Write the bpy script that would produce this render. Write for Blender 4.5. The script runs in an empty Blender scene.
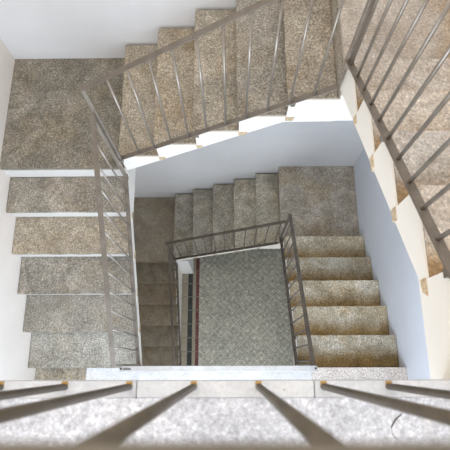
import bpy, bmesh, math, random
from mathutils import Matrix, Vector
random.seed(7)
C = bpy.context.scene.collection
sc = bpy.context.scene

# ---------------------------------------------------------------- camera
H_ = 0.17                      # riser height
WX, WY = 1.307, 1.346          # the open well
FW = 0.872                     # flight width
GD = 0.889                     # landing depth at the back
RH = 0.8245                    # handrail height above nosings
ED = 0.026                     # railing stands this far off the step ends
GROUND = -18 * H_
TOP = 18 * H_
t, rz, ro = 0.2884, -0.0022, 0.0133
M = (Matrix.Rotation(rz, 3, 'Z') @ Matrix.Rotation(ro, 3, 'Y') @ Matrix.Rotation(t, 3, 'X'))
cam = bpy.data.cameras.new('camera'); co = bpy.data.objects.new('camera', cam); C.objects.link(co)
co.matrix_world = Matrix.Translation((0.7448, 0.0317, 4.0166)) @ M.to_4x4()
cam.sensor_width = 36; cam.lens = 467.1 / 450 * 36; cam.clip_start = 0.02
cam.dof.use_dof = True; cam.dof.focus_distance = 3.2; cam.dof.aperture_fstop = 9
sc.camera = co

# ---------------------------------------------------------------- world, lights, exposure
sc.view_settings.view_transform = 'Standard'; sc.view_settings.look = 'None'
sc.view_settings.gamma = 1; sc.view_settings.use_curve_mapping = False
sc.view_settings.exposure = -0.06
w = bpy.data.worlds.new('sky'); sc.world = w; w.use_nodes = True
w.node_tree.nodes['Background'].inputs[0].default_value = (0.86, 0.92, 1.0, 1)
w.node_tree.nodes['Background'].inputs[1].default_value = 1.0

def area(name, loc, rot, sx, sy, power, col):
    l = bpy.data.lights.new(name, 'AREA'); l.shape = 'RECTANGLE'; l.size = sx; l.size_y = sy
    l.energy = power; l.color = col
    o = bpy.data.objects.new(name, l); C.objects.link(o); o.location = loc; o.rotation_euler = rot
    return o
R90 = math.pi / 2
area('skylight_daylight', (0.65, 0.75, 6.52), (0, 0, 0), 2.2, 2.0, 78, (1.0, 0.95, 0.885))  # added overhead fill; no skylight is known here
area('window_daylight', (0.65, -1.03, 4.75), (R90, 0, 0), 1.3, 1.1, 7, (0.72, 0.84, 1.0))
area('window_daylight', (0.65, -1.03, 1.35), (R90, 0, 0), 1.5, 1.2, 56, (0.69, 0.82, 1.0))
area('window_daylight', (0.65, -1.03, -2.0), (R90, 0, 0), 1.3, 1.5, 22, (0.85, 0.92, 1.0))  # added to brighten the foot of the well; no ground window known

# ---------------------------------------------------------------- materials
def mat(name):
    m = bpy.data.materials.new(name); m.use_nodes = True
    nt = m.node_tree; b = nt.nodes['Principled BSDF']
    return m, nt, b
def N(nt, kind, **kw):
    n = nt.nodes.new(kind)
    for k, v in kw.items(): setattr(n, k, v)
    return n
def ramp(nt, fac, stops):
    r = N(nt, 'ShaderNodeValToRGB'); e = r.color_ramp.elements
    while len(e) < len(stops): e.new(0.5)
    for i, (p, c) in enumerate(stops):
        e[i].position = p; e[i].color = (*c, 1) if len(c) == 3 else c
    nt.links.new(fac, r.inputs[0]); return r.outputs[0]
def mix(nt, fac, a, b, mode='MIX'):
    n = N(nt, 'ShaderNodeMix', data_type='RGBA', blend_type=mode)
    for sock, v in ((n.inputs[0], fac), (n.inputs[6], a), (n.inputs[7], b)):
        if isinstance(v, (int, float)): sock.default_value = v
        elif isinstance(v, tuple): sock.default_value = (*v, 1)
        else: nt.links.new(v, sock)
    return n.outputs[2]
def coords(nt, rnd=True, space='Object'):
    tc = N(nt, 'ShaderNodeTexCoord'); out = tc.outputs[space]
    if rnd:
        oi = N(nt, 'ShaderNodeObjectInfo')
        mu = N(nt, 'ShaderNodeMath', operation='MULTIPLY'); mu.inputs[1].default_value = 37.0
        nt.links.new(oi.outputs['Random'], mu.inputs[0])
        va = N(nt, 'ShaderNodeVectorMath', operation='ADD')
        nt.links.new(out, va.inputs[0]); nt.links.new(mu.outputs[0], va.inputs[1]); out = va.outputs[0]
    return out
def noise(nt, vec, scale, detail=4, rough=0.6, dist=0.0):
    n = N(nt, 'ShaderNodeTexNoise'); n.inputs['Scale'].default_value = scale
    n.inputs['Detail'].default_value = detail; n.inputs['Roughness'].default_value = rough
    n.inputs['Distortion'].default_value = dist
    nt.links.new(vec, n.inputs['Vector']); return n.outputs['Fac']
def bump(nt, b, fac, strength, dist=0.004):
    bp = N(nt, 'ShaderNodeBump'); bp.inputs['Strength'].default_value = strength
    bp.inputs['Distance'].default_value = dist
    nt.links.new(fac, bp.inputs['Height']); nt.links.new(bp.outputs[0], b.inputs['Normal'])

def stone(name, dark, mid, light, stain=None, stain_amt=0.6, back_dirt=None, contrast=1.0, rough=0.75, vary=True, band0=0.62):
    """hand-dressed speckled granite; back_dirt: brown wear band along the riser side of a tread"""
    m, nt, b = mat(name)
    v = coords(nt)
    blot = noise(nt, v, 5.0, 8, 0.72, 0.6)
    c = ramp(nt, blot, [(0.36, dark), (0.50, mid), (0.64, light)])
    vo = N(nt, 'ShaderNodeTexVoronoi'); vo.inputs['Scale'].default_value = 120
    nt.links.new(v, vo.inputs['Vector'])
    sp = noise(nt, v, 95, 3, 0.8)
    speck = ramp(nt, sp, [(0.34, (0.22,) * 3), (0.45, (0.80,) * 3), (0.55, (1.12,) * 3), (0.66, (2.0,) * 3)])
    c = mix(nt, 0.80 * contrast, c, speck, 'MULTIPLY')
    cell = ramp(nt, vo.outputs['Color'], [(0.15, (0.72,) * 3), (0.6, (1.05,) * 3), (0.9, (1.3,) * 3)])
    c = mix(nt, 0.55 * contrast, c, cell, 'MULTIPLY')
    scr = noise(nt, v, 14, 6, 0.8, 1.5)
    streak = ramp(nt, scr, [(0.60, (0, 0, 0)), (0.68, (1, 1, 1))])
    c = mix(nt, streak, c, mix(nt, 0.28, c, (0.85, 0.82, 0.76)))
    if stain:
        st = ramp(nt, noise(nt, v, 3.2, 5, 0.7), [(0.48, (0, 0, 0)), (0.66, (1, 1, 1))])
        f = N(nt, 'ShaderNodeMath', operation='MULTIPLY'); f.inputs[1].default_value = stain_amt
        nt.links.new(st, f.inputs[0])
        c = mix(nt, f.outputs[0], c, mix(nt, 1.0, c, stain, 'MULTIPLY'))
    if back_dirt:
        tc = N(nt, 'ShaderNodeTexCoord'); sx = N(nt, 'ShaderNodeSeparateXYZ')
        nt.links.new(tc.outputs['Generated'], sx.inputs[0])
        wob = noise(nt, v, 9, 4, 0.7)
        ad = N(nt, 'ShaderNodeMath', operation='MULTIPLY_ADD'); ad.inputs[1].default_value = 0.5
        nt.links.new(wob, ad.inputs[0]); nt.links.new(sx.outputs[0], ad.inputs[2])
        f = ramp(nt, ad.outputs[0], [(band0, (0, 0, 0)), (1.0, (1, 1, 1))])
        c = mix(nt, f, c, mix(nt, 1.0, c, back_dirt, 'MULTIPLY'))
    oi = N(nt, 'ShaderNodeObjectInfo')
    tint = ramp(nt, oi.outputs['Random'], [(0.0, (0.84, 0.85, 0.87)), (0.5, (1, 0.99, 0.97)), (1.0, (1.14, 1.10, 1.04))])
    if vary: c = mix(nt, 1.0, c, tint, 'MULTIPLY')
    nt.links.new(c, b.inputs['Base Color']); b.inputs['Roughness'].default_value = rough
    bump(nt, b, sp, 0.5)
    return m

def plaster(name, col, var=0.05, cool=None, bumpy=0.12):
    m, nt, b = mat(name)
    v = coords(nt, False)
    d = tuple(x * (1 - var) for x in col); l = tuple(min(1, x * (1 + var)) for x in col)
    c = ramp(nt, noise(nt, v, 1.6, 5, 0.6), [(0.3, d), (0.7, l)])
    scuff = ramp(nt, noise(nt, v, 7, 6, 0.75), [(0.66, (0, 0, 0)), (0.74, (1, 1, 1))])
    c = mix(nt, scuff, c, mix(nt, 0.10, c, (0.42, 0.40, 0.38)))
    nt.links.new(c, b.inputs['Base Color']); b.inputs['Roughness'].default_value = 0.85
    bump(nt, b, noise(nt, v, 30, 4, 0.6), bumpy, 0.003)
    return m

def metal(name, a, bcol, metallic=0.35, rough=0.38):
    m, nt, b = mat(name)
    v = coords(nt)
    c = ramp(nt, noise(nt, v, 12, 5, 0.7), [(0.35, a), (0.68, bcol)])
    nt.links.new(c, b.inputs['Base Color'])
    b.inputs['Metallic'].default_value = metallic; b.inputs['Roughness'].default_value = rough
    bump(nt, b, noise(nt, v, 60, 3, 0.6), 0.08, 0.001)
    return m

M_tread_left = stone('grey_granite', (0.25, 0.225, 0.185), (0.34, 0.31, 0.255), (0.45, 0.405, 0.34), (0.95, 0.82, 0.66))
M_tread_up = stone('buff_granite', (0.28, 0.24, 0.185), (0.37, 0.32, 0.25), (0.47, 0.415, 0.335), (0.92, 0.80, 0.62))
M_tread_grey = stone('dark_grey_granite', (0.20, 0.185, 0.16), (0.29, 0.265, 0.225), (0.42, 0.385, 0.33), (0.95, 0.84, 0.70))
M_tread_pale = stone('light_grey_granite', (0.31, 0.285, 0.235), (0.41, 0.38, 0.32), (0.53, 0.495, 0.425), (0.95, 0.88, 0.76))
M_tread_right = stone('pale_worn_granite', (0.37, 0.32, 0.27), (0.48, 0.43, 0.38), (0.58, 0.54, 0.49), (0.95, 0.86, 0.74),
                      back_dirt=(0.74, 0.56, 0.33), contrast=0.6, band0=0.70)
M_tread_low = stone('yellowed_granite', (0.36, 0.30, 0.205), (0.52, 0.45, 0.33), (0.70, 0.64, 0.53), (0.90, 0.74, 0.46),
                    back_dirt=(0.62, 0.46, 0.22))
M_tread_lowback = stone('grey_brown_granite', (0.31, 0.28, 0.22), (0.43, 0.385, 0.305), (0.58, 0.525, 0.43), (0.95, 0.82, 0.62))
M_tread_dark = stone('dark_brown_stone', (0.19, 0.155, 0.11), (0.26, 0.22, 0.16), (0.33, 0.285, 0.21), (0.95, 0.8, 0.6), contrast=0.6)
M_landing = stone('landing_granite', (0.17, 0.152, 0.12), (0.265, 0.238, 0.19), (0.39, 0.35, 0.285), (0.95, 0.84, 0.68))
M_landing_low = stone('low_landing_granite', (0.38, 0.315, 0.235), (0.51, 0.435, 0.34), (0.64, 0.57, 0.47), (0.9, 0.74, 0.50))
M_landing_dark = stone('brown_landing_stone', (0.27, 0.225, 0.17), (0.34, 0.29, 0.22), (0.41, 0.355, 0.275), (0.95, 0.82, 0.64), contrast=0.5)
M_marble = stone('white_marble', (0.50, 0.515, 0.56), (0.61, 0.625, 0.67), (0.72, 0.735, 0.78), (0.97, 0.95, 0.92), 0.3, contrast=0.5, vary=False, rough=0.6)
M_pink = stone('pinkish_speckled_granite', (0.62, 0.53, 0.46), (0.74, 0.65, 0.57), (0.84, 0.76, 0.69), contrast=0.8, rough=0.6, vary=False)
M_kerb = stone('smooth_marble', (0.54, 0.55, 0.575), (0.59, 0.60, 0.62), (0.65, 0.66, 0.67), (0.95, 0.93, 0.90), 0.4, contrast=0.14, rough=0.5, vary=False)
M_granite_lit = stone('pale_granite', (0.70, 0.68, 0.66), (0.80, 0.785, 0.77), (0.88, 0.87, 0.86), (0.93, 0.86, 0.76), 0.5, contrast=0.25, vary=False, rough=0.6)  # middle landing slab: whitening by light put into the granite colour
M_end = stone('ochre_stone', (0.48, 0.35, 0.20), (0.58, 0.44, 0.28), (0.66, 0.54, 0.38), contrast=0.5)
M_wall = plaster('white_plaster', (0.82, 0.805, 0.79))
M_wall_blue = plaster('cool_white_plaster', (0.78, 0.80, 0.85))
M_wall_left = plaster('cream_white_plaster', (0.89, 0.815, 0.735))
M_side = plaster('cream_plaster', (0.93, 0.875, 0.78), 0.03)
M_riser = plaster('white_riser_paint', (0.86, 0.83, 0.78), 0.05)
M_rail = metal('taupe_rail_paint', (0.15, 0.122, 0.094), (0.22, 0.185, 0.15), 0.2, 0.38)
M_bar = metal('grey_bar_paint', (0.29, 0.245, 0.195), (0.42, 0.375, 0.325), 0.45, 0.32)
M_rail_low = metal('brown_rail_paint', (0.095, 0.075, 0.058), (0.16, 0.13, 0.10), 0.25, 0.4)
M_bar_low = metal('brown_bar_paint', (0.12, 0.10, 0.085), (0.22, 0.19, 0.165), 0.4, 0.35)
M_bar_top = metal('olive_brown_bar_paint', (0.085, 0.068, 0.045), (0.14, 0.115, 0.08), 0.2, 0.45)
M_rail_sky = metal('pale_grey_rail_paint', (0.42, 0.41, 0.40), (0.55, 0.54, 0.53), 0.2, 0.35)  # level handrail: sky reflection put into the base colour
M_rust = metal('rusty_brass', (0.36, 0.20, 0.05), (0.50, 0.32, 0.11), 0.3, 0.5)
M_bolt = metal('dark_steel', (0.05, 0.045, 0.04), (0.10, 0.09, 0.08), 0.7, 0.35)

# ---------------------------------------------------------------- helpers
def box(bm, x0, x1, y0, y1, z0, z1):
    vs = [bm.verts.new((x, y, z)) for z in (z0, z1) for y in (y0, y1) for x in (x0, x1)]
    for f in ((0, 2, 3, 1), (4, 5, 7, 6), (0, 1, 5, 4), (2, 6, 7, 3), (0, 4, 6, 2), (1, 3, 7, 5)):
        bm.faces.new([vs[i] for i in f])
    return vs
def tube(bm, p, q, r, seg=12):
    p, q = Vector(p), Vector(q); d = (q - p); L = d.length; d.normalize()
    a = d.orthogonal().normalized(); b = d.cross(a)
    rings = []
    for c in (p, q):
        rings.append([bm.verts.new(c + r * (math.cos(k * math.tau / seg) * a + math.sin(k * math.tau / seg) * b)) for k in range(seg)])
    for k in range(seg):
        f = bm.faces.new((rings[0][k], rings[0][(k + 1) % seg], rings[1][(k + 1) % seg], rings[1][k])); f.smooth = True
    bm.faces.new(rings[0][::-1]); bm.faces.new(rings[1])
def bar(bm, p, q, wdt, thk, side=Vector((0, 1, 0))):
    """flat bar from p to q; wdt across 'side', thk in the remaining direction"""
    p, q = Vector(p), Vector(q); d = (q - p).normalized(); s = (side - d * side.dot(d)).normalized(); n = d.cross(s)
    vs = []
    for c in (p, q):
        for a, b in ((-1, -1), (1, -1), (1, 1), (-1, 1)):
            vs.append(bm.verts.new(c + s * a * wdt / 2 + n * b * thk / 2))
    for f in ((0, 1, 2, 3), (7, 6, 5, 4), (0, 4, 5, 1), (1, 5, 6, 2), (2, 6, 7, 3), (3, 7, 4, 0)):
        bm.faces.new([vs[i] for i in f])
def prism(bm, prof, y0, y1):
    """profile of (x, z) extruded along y"""
    a = [bm.verts.new((x, y0, z)) for x, z in prof]; b = [bm.verts.new((x, y1, z)) for x, z in prof]
    bm.faces.new(a); bm.faces.new(b[::-1])
    n = len(prof)
    for i in range(n): bm.faces.new((a[i], b[i], b[(i + 1) % n], a[(i + 1) % n]))
def obj(name, bm, m, parent=None, bevel=0.0, seg=2):
    bmesh.ops.recalc_face_normals(bm, faces=bm.faces)
    me = bpy.data.meshes.new(name); bm.to_mesh(me); bm.free()
    for mm in (m if isinstance(m, (list, tuple)) else [m]): me.materials.append(mm)
    o = bpy.data.objects.new(name, me); C.objects.link(o); o.parent = parent
    if bevel:
        md = o.modifiers.new('bevel', 'BEVEL'); md.width = bevel; md.segments = seg; md.limit_method = 'ANGLE'
    return o
def thing(name, label, cat, loc=(0, 0, 0), rz=0, group=None):
    o = bpy.data.objects.new(name, None); C.objects.link(o); o.location = loc; o.rotation_euler = (0, 0, rz)
    o.empty_display_size = 0.1
    o['label'] = label; o['category'] = cat
    if group: o['group'] = group
    return o
def struct(name, bm, m, bevel=0):
    o = obj(name, bm, m, None, bevel); o['kind'] = 'structure'; return o

# ---------------------------------------------------------------- room shell
XL, XR, YB, YF = -FW, WX + FW, WY + GD, -1.08
CEIL = 6.55
TH = 0.15
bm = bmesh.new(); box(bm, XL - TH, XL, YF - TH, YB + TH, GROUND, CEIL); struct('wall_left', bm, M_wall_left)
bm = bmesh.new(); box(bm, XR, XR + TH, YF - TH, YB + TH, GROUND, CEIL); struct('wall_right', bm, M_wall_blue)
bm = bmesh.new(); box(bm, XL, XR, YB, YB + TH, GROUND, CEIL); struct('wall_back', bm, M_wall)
# front wall with unseen windows behind the viewer; the ground-storey one added for light
wins = [(-2.75, -1.25, 0.0, 1.3), (0.75, 1.95, -0.1, 1.4), (4.2, 5.3, 0.0, 1.3)]
bm = bmesh.new()
box(bm, XL, -0.1, YF - TH, YF, GROUND, CEIL); box(bm, 1.4, XR, YF - TH, YF, GROUND, CEIL)
zz = GROUND
for z0, z1, x0, x1 in wins:
    box(bm, -0.1, 1.4, YF - TH, YF, zz, z0)
    if x0 > -0.1: box(bm, -0.1, x0, YF - TH, YF, z0, z1)
    if x1 < 1.4: box(bm, x1, 1.4, YF - TH, YF, z0, z1)
    zz = z1
box(bm, -0.1, 1.4, YF - TH, YF, zz, CEIL)
struct('wall_front', bm, M_wall)
for i, (z0, z1, x0, x1) in enumerate(wins):
    bm = bmesh.new(); y0, y1 = YF - 0.11, YF - 0.05
    box(bm, x0, x0 + .05, y0, y1, z0, z1); box(bm, x1 - .05, x1, y0, y1, z0, z1)
    box(bm, x0 + .05, x1 - .05, y0, y1, z0, z0 + .05); box(bm, x0 + .05, x1 - .05, y0, y1, z1 - .05, z1)
    box(bm, (x0 + x1) / 2 - .025, (x0 + x1) / 2 + .025, y0, y1, z0 + .05, z1 - .05)
    struct('window_%d' % (i + 1), bm, M_riser)
# ceiling around an opening added for overhead light
bm = bmesh.new()
sx0, sx1, sy0, sy1 = -0.5, 1.8, -0.3, 1.8
box(bm, XL - TH, sx0, YF - TH, YB + TH, CEIL, CEIL + .15); box(bm, sx1, XR + TH, YF - TH, YB + TH, CEIL, CEIL + .15)
box(bm, sx0, sx1, YF - TH, sy0, CEIL, CEIL + .15); box(bm, sx0, sx1, sy1, YB + TH, CEIL, CEIL + .15)
struct('ceiling', bm, M_wall)

# ground floor: small diagonal cement tiles with nested diamonds, banded border on the left
def tile_floor():
    m, nt, b = mat('diagonal_cement_tiles')
    tc = N(nt, 'ShaderNodeTexCoord'); rot = N(nt, 'ShaderNodeMapping')
    rot.inputs['Rotation'].default_value = (0, 0, math.radians(45)); rot.inputs['Scale'].default_value = (7.2, 7.2, 7.2)
    nt.links.new(tc.outputs['Object'], rot.inputs['Vector'])
    sp = N(nt, 'ShaderNodeSeparateXYZ'); nt.links.new(rot.outputs[0], sp.inputs[0])
    def op(o, a, bb=None, cc=None):
        n = N(nt, 'ShaderNodeMath', operation=o)
        for i, v in enumerate((a, bb, cc)):
            if v is None: continue
            if isinstance(v, (int, float)): n.inputs[i].default_value = v
            else: nt.links.new(v, n.inputs[i])
        return n.outputs[0]
    u = op('ABSOLUTE', op('SUBTRACT', op('FRACT', sp.outputs[0]), 0.5))
    v = op('ABSOLUTE', op('SUBTRACT', op('FRACT', sp.outputs[1]), 0.5))
    mx = op('MAXIMUM', u, v)                       # square rings inside each tile
    ring = op('FRACT', op('MULTIPLY', mx, 6.0))
    line = op('GREATER_THAN', mx, 0.475)
    dia = op('LESS_THAN', op('ADD', u, v), 0.20)
    ringc = ramp(nt, ring, [(0.30, (0.30, 0.295, 0.25)), (0.42, (0.41, 0.40, 0.35)), (0.80, (0.41, 0.40, 0.35)), (0.95, (0.33, 0.325, 0.28))])
    fu = op('ABSOLUTE', op('SUBTRACT', op('FRACT', op('MULTIPLY', sp.outputs[0], 4.0)), 0.5))
    fv = op('ABSOLUTE', op('SUBTRACT', op('FRACT', op('MULTIPLY', sp.outputs[1], 4.0)), 0.5))
    vec = coords(nt, False)
    blot = noise(nt, vec, 2.5, 5, 0.7)
    c = mix(nt, dia, ringc, (0.50, 0.47, 0.40))
    c = mix(nt, op('MULTIPLY', op('GREATER_THAN', op('MAXIMUM', fu, fv), 0.40), 0.45), c, (0.50, 0.49, 0.43))
    c = mix(nt, line, c, (0.50, 0.49, 0.44))
    c = mix(nt, 0.7, c, ramp(nt, blot, [(0.3, (0.72, 0.73, 0.72)), (0.7, (1.2, 1.18, 1.1))]), 'MULTIPLY')
    c = mix(nt, 0.7, c, ramp(nt, noise(nt, vec, 26, 5, 0.85), [(0.38, (0.42,) * 3), (0.62, (1.6,) * 3)]), 'MULTIPLY')
    nt.links.new(c, b.inputs['Base Color']); b.inputs['Roughness'].default_value = 0.45
    return m
def band(name, a, bc):
    m, nt, b = mat(name); v = coords(nt, False)
    c = ramp(nt, noise(nt, v, 11, 5, 0.8), [(0.4, a), (0.7, bc)])
    br = N(nt, 'ShaderNodeTexBrick'); br.offset = 0; br.inputs['Scale'].default_value = 1
    br.inputs['Brick Width'].default_value = 1.0; br.inputs['Row Height'].default_value = 0.2
    br.inputs['Mortar Size'].default_value = 0.006; br.inputs['Mortar'].default_value = (1, 1, 1, 1)
    br.inputs['Color1'].default_value = (0, 0, 0, 1); br.inputs['Color2'].default_value = (0, 0, 0, 1)
    nt.links.new(v, br.inputs['Vector'])
    c = mix(nt, br.outputs['Color'], c, (0.20, 0.185, 0.15))
    nt.links.new(c, b.inputs['Base Color']); b.inputs['Roughness'].default_value = 0.45
    return m
bm = bmesh.new(); bands = [XL, 0.094, 0.164, 0.212, 0.262, XR]
for i in range(5):
    box(bm, bands[i], bands[i + 1], YF, YB, GROUND - .1, GROUND)
    for f in list(bm.faces)[-6:]: f.material_index = i
me_mats = [band('tan_tile_band', (0.30, 0.26, 0.19), (0.38, 0.34, 0.26)), band('black_tile_band', (0.010, 0.014, 0.015), (0.045, 0.052, 0.05)),
           band('tan_tile_band', (0.30, 0.26, 0.19), (0.38, 0.34, 0.26)), band('red_tile_band', (0.11, 0.018, 0.022), (0.20, 0.07, 0.07)), tile_floor()]
struct('floor', bm, me_mats)

# ---------------------------------------------------------------- landings
NOSE = 0.018                    # treads and landings overhang the risers by this much
def landing(name, label, x0, x1, y0, y1, z, mtop, thick=0.40, down='y0', leave=None, split=None):
    t_ = thing(name, label, 'landing', ((x0 + x1) / 2, (y0 + y1) / 2, z))
    ox, oy = (x0 + x1) / 2, (y0 + y1) / 2
    split = split or [(x0 + .001, x1 - .001, mtop)]
    for a, b, mm in split[1:]:
        bm = bmesh.new(); box(bm, a - ox, b - ox - .001, y0 - oy, y1 - oy - .001, -0.030, 0); obj('paving', bm, mm, t_)
    bm = bmesh.new(); box(bm, split[0][0] - ox, split[0][1] - ox - .001, y0 - oy, y1 - oy - .001, -0.030, 0); mtop = split[0][2]
    if leave:                  # the paving runs on beneath the first nosing of the flight that climbs away
        a0, a1, b0, b1 = leave; box(bm, a0 - ox, a1 - ox, b0 - oy, b1 - oy, -0.030, 0)
    obj('paving', bm, mtop, t_)
    bm = bmesh.new()
    box(bm, x0 - ox + (NOSE if down == 'x0' else .001), x1 - ox - .002, y0 - oy + (NOSE if down == 'y0' else .004),
        y1 - oy - (NOSE if down == 'y1' else .001), -thick, -0.030)
    obj('plastered_slab', bm, M_side, t_)
    return t_
e = 0.002
landing('stair_landing', 'speckled grey-brown granite corner landing in the upper left below the pale wall', XL, 0, WY, YB, 6 * H_, M_landing, .40, 'y0', (-.001, NOSE, WY + .009, YB - .001))
landing('stair_landing', 'pale worn stone corner landing at the top right where the upper flights meet', WX, XR, WY, YB, 12 * H_, M_tread_right, .40, 'x0', (WX + .009, XR - .001, WY - NOSE, WY))
landing('stair_landing', 'brownish stone corner landing down in the well, right of the blue-white back wall steps', WX, XR, WY, YB, -6 * H_, M_landing_low, .40, 'x0', (WX + .009, XR - .001, WY - NOSE, WY))
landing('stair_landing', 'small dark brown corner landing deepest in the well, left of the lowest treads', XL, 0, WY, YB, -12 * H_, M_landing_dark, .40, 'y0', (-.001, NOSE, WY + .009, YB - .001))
landing('stair_landing', 'pale stone landing strip joining the foot of the left flight to the lower right flight', XL, XR, YF + .002, 0, 0, M_granite_lit, 0.3, 'y1', (XL + .001, -.009, 0, NOSE),
        [(XL + .001, -.45, M_tread_left), (-.45, WX + .09, M_granite_lit), (WX + .09, XR - .001, M_pink)])
# top landing: rough white marble with a smooth kerb slab along the edge
top = thing('stair_landing', 'white marble landing in the foreground, out of focus under the railing bars', 'landing', ((XL + XR) / 2, YF / 2, TOP))
bm = bmesh.new(); box(bm, XL - (XL + XR) / 2 + .001, (XR - XL) / 2 - .001, -(-YF) / 2 + .001, -YF / 2 - 0.032, -0.045, -0.003); obj('paving', bm, M_marble, top)
cuts = [XL + .001, -0.3, 0.13, 0.56, 0.905, 1.35, XR - .001]
for i in range(len(cuts) - 1):
    bm = bmesh.new(); cx = (XL + XR) / 2
    box(bm, cuts[i] - cx + .0006, cuts[i + 1] - cx - .0006, -YF / 2 - 0.0315, -YF / 2, -0.05, 0); obj('edge_slab', bm, M_kerb, top, 0.002)
bm = bmesh.new(); box(bm, XL - cx + .001, XR - cx - .001, YF / 2 + .001, -YF / 2 - NOSE, -0.34, -0.05); obj('plastered_slab', bm, M_side, top)
bm = bmesh.new()
pts = [(1.068, -.061, .0012), (1.055, -.071, .0014), (1.046, -.085, .0005), (1.047, -.097, .0005), (1.056, -.106, .0004)]
for (a, b, ra), (c_, d_, rb) in zip(pts, pts[1:]): tube(bm, (a - cx, b - YF / 2, -.0028), (c_ - cx, d_ - YF / 2, -.0028), ra, 6)
obj('crack', bm, M_bolt, top)
bm = bmesh.new(); tube(bm, (.846 - cx, -.017 - YF / 2, -.001), (.846 - cx, -.017 - YF / 2, .0004), .0022, 10); obj('plugged_hole', bm, M_bar, top)
# pier under the lowest corner landing
bm = bmesh.new(); box(bm, 0.001, 0.17, WY + .01, WY + .22, GROUND, -12 * H_ - .09); struct('wall_pier', bm, M_wall)

# ---------------------------------------------------------------- stair flights
def flight(label, loc, ang, L, mt, mr, solid=False, ends=True, FW=FW):
    """local x climbs, local y runs away from the well"""
    r = L / 5; h = H_
    f = thing('stair_flight', label, 'stairs', loc, ang)
    def prof(dz, inset):
        p = []
        for k in range(5):
            p += [(k * r + inset, k * h + (0 if k else 0) + (-dz if k else 0)), (k * r + inset, (k + 1) * h - dz)]
        p[0] = (inset, 0)
        E = 5 * r + NOSE - .001
        if dz < .01: p += [(5 * r + .010, 5 * h - dz), (5 * r + .010, 6 * h - .031), (E, 6 * h - .031)]
        else: p += [(E, 5 * h - dz)]
        if solid: p += [(E, 0)]
        else: p += [(E, 4 * h - .06), (4 * r, 4 * h - .06), (0.0 + inset, -.06)]
        return p
    bm = bmesh.new(); prism(bm, prof(0.0245, NOSE + .0185), 0.008, FW - .001)
    prism(bm, prof(0.004, 0.012), 0.0, 0.008)
    obj('stringer', bm, M_side, f)
    for k in range(6):
        bm = bmesh.new(); top_ = (k + 1) * h - .0245
        if k < 5: box(bm, k * r + NOSE, k * r + NOSE + .018, .009, FW - .002, k * h + .0005, top_)
        else: box(bm, 5 * r + .002, 5 * r + NOSE - .001, .009, FW - .002, 5 * h + .0005, 6 * h - .051)
        obj('riser', bm, mr, f)
    for k in range(5):
        bm = bmesh.new(); rng = random.Random(k + int(abs(loc[2]) * 100))
        z = (k + 1) * h
        # worn slab: gently dished walking line, rounded nosing
        nx, ny = 6, 14; x0, x1, y0, y1 = k * r, (k + 1) * r + (.028 if k < 4 else .001), .0085, FW - .002
        g = {}
        for a in range(nx + 1):
            for b in range(ny + 1):
                s = b / ny; wear = 0.006 * math.sin(math.pi * s) * (1 - a / nx) ** 1.5
                jag = rng.uniform(-.0025, .0025) if a == 0 else 0
                g[a, b] = bm.verts.new((x0 + (x1 - x0) * a / nx + jag, y0 + (y1 - y0) * s, z - wear))
        for a in range(nx):
            for b in range(ny): bm.faces.new((g[a, b], g[a + 1, b], g[a + 1, b + 1], g[a, b + 1]))
        ret = bmesh.ops.extrude_face_region(bm, geom=list(bm.faces))
        for v in [q for q in ret['geom'] if isinstance(q, bmesh.types.BMVert)]: v.co.z = z - .024
        if ends and k < 4:
            # stone end left bare by the plaster behind the foot of the next riser
            q = [((k + 1) * r + .006, z - .004), ((k + 1) * r + .066 + rng.uniform(-.012, .012), z - .004),
                 ((k + 1) * r + .060 + rng.uniform(-.02, .01), z - .042 - rng.uniform(0, .012)), ((k + 1) * r + .006, z - .05)]
            prism(bm, q, -.003, .012)
            for fc in list(bm.faces)[-6:]: fc.material_index = 1
        obj('tread', bm, [mt[k] if isinstance(mt, list) else mt, M_end], f, 0.006)
    return f
UL = flight('grey granite stair flight with white risers running down the left wall', (0, 0, 0), R90, WY, [M_tread_pale, M_tread_left, M_tread_grey, M_tread_up, M_tread_grey], M_riser)
UB = flight('buff granite stair flight along the back, climbing right beneath the long slanting handrail', (0, WY, 6 * H_), 0, WX, [M_tread_up, M_tread_up, M_tread_left, M_tread_left, M_tread_up], M_tread_up)
UR = flight('pale worn stone flight nearest the viewer at right, cream plastered side', (WX - .016, WY, 12 * H_), -R90, WY, M_tread_right, M_tread_right, FW=FW + .016)
LR = flight('yellowed stone flight on the right of the well beside the bluish wall', (WX, WY, -6 * H_), -R90, WY, M_tread_low, M_tread_low)
LB = flight('narrow-looking grey-brown flight deep in the well against the back wall', (0, WY, -12 * H_), 0, WX, M_tread_lowback, M_tread_lowback)
LL = flight('darkest flight, lowest on the left of the well beside the tiled floor', (0, 0, GROUND), R90, WY, M_tread_dark, M_tread_dark, solid=True)

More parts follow.
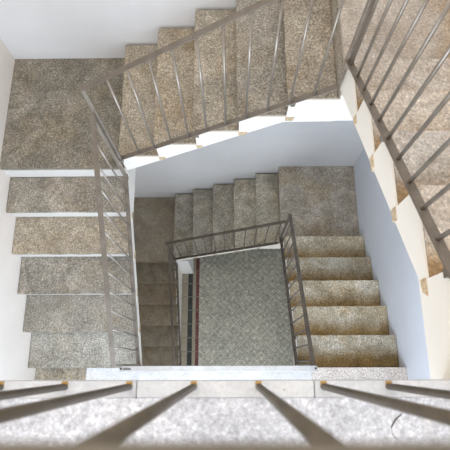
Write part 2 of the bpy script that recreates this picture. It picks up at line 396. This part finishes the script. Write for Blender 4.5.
# ---------------------------------------------------------------- railings
WD, TK, BR = 0.030, 0.007, 0.0064
def stair_rail(label, loc, ang, L, n, mr, mb, start=ED, end=ED, post0=True, post1=True, B=0.012, ED=ED, face=.0005, post_r=0.011, name='stair_railing', ovr=None):
    h = H_; sl = h / (L / 5)
    f = thing(name, label, 'railing', loc, ang)
    zn = lambda u: h + u * sl
    u0, u1 = start, L - end
    y = -ED
    bm = bmesh.new(); bar(bm, (u0 - .012, y, zn(u0 - .012) + RH), (u1 + .012, y, zn(u1 + .012) + RH), WD, TK); obj('handrail', bm, ovr or mr, f, 0.0015)
    bm = bmesh.new(); bar(bm, (u0 - .012, y, zn(u0 - .012) + B), (u1 + .012, y, zn(u1 + .012) + B), WD, TK); obj('bottom_rail', bm, mr, f, 0.0015)
    first, step = n
    u = first - step
    while u + step < L - .03:
        u += step
        bm = bmesh.new(); tube(bm, (u, y, zn(u) + B + TK * .3), (u, y, zn(u) + RH - TK * .3), BR); obj('baluster', bm, mb, f)
    for flag, u in ((post0, u0), (post1, u1)):
        if not flag: continue
        bm = bmesh.new(); box(bm, u - post_r, u + post_r, y - post_r, y + post_r, zn(u) + B - .05, zn(u) + RH - TK * .3)
        obj('post', bm, mb, f, 0.003)
    for k in (0, 2, 4):
        u = k * L / 5 + .026
        bm = bmesh.new(); box(bm, u - .012, u + .012, y - .006, face, (k + 1) * h - .018, zn(u) + B - TK * .4)
        obj('fixing_bracket', bm, mr, f, 0.001)
    return f
stair_rail('taupe railing of the left flight, descending to a bolted end', (0, 0, 0), R90, WY, (.13, .1055), M_rail, M_bar, end=.056, start=0.02, ED=.014)
stair_rail('long taupe railing slanting up to the right across the top', (0, WY, 6 * H_), 0, WX, (.164, .1112), M_rail, M_bar, end=.05, post1=False)
stair_rail('nearest railing at right with large shiny grey round bars', (WX, WY, 12 * H_), -R90, WY, (.07, .1045), M_rail, M_bar, end=.02, post_r=.0135, ED=.034, B=.004, face=-.0155)
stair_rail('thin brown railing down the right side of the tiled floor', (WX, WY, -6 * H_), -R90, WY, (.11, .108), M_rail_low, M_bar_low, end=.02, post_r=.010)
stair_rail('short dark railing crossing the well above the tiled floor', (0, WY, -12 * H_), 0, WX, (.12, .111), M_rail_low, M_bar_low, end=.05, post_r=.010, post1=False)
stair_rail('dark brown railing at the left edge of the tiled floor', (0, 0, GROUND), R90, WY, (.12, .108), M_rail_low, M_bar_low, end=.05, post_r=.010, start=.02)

# level guard rail on the middle landing, seen from straight above
g = thing('landing_railing', 'pale grey flat-topped rail lying level along the middle landing edge', 'railing', (WX / 2, 0, 0))
hx = WX / 2
bm = bmesh.new(); box(bm, -hx + .012, hx - .002, -.018, .018, RH - .007, RH); hr_ = obj('handrail', bm, M_rail_sky, g, .0015)
bm = bmesh.new(); box(bm, -hx + .012, hx - .002, -.014, .014, .060, .067); obj('bottom_rail', bm, M_rail, g, .0015)
for i in range(1, 11):
    x = -hx + WX * i / 11
    bm = bmesh.new(); tube(bm, (x, 0, .065), (x, 0, RH - .004), BR); obj('baluster', bm, M_bar, g)
for x in (-hx + .03, hx - .02):
    bm = bmesh.new(); box(bm, x - .012, x + .012, -.0125, .0125, .0005, RH - .004); obj('post', bm, M_bar, g, .002)
for x in (-hx + .020, hx - .014):
    bm = bmesh.new(); tube(bm, (x, 0, RH - .001), (x, 0, RH + .006), .007, 10); obj('bolt', bm, M_bolt, hr_)
bm = bmesh.new(); box(bm, -hx + .035, -hx + .085, -.005, .002, RH - .001, RH + .003); obj('slot', bm, M_bolt, hr_)

# guard rail on the top landing, right under the viewer
g = thing('landing_railing', 'blurred olive-brown bars and handrail closest to the viewer along the bottom', 'railing', (WX / 2, -0.007, TOP))
bm = bmesh.new(); box(bm, -hx - FW + .002, hx - .01, -.0205, .0190, RH - .004, RH + .004); obj('handrail', bm, M_bar_top, g, .002)
xs = [0.797 + 0.1255 * k for k in range(-12, 4)]
for x in xs:
    x -= hx
    if x < -hx - FW + .03: continue
    bm = bmesh.new(); tube(bm, (x, -.004, .0005), (x, -.004, RH - .003), .0063, 14); b_ = obj('baluster', bm, M_bar_top, g)
    bm = bmesh.new(); box(bm, x - .0060, x + .0060, -.006, .0065, .0003, .004); obj('foot_plate', bm, M_rust, b_, .001)
bm = bmesh.new(); box(bm, hx - .035, hx - .010, -.0165, .0085, .0005, RH - .004); obj('post', bm, M_bar_top, g, .002)
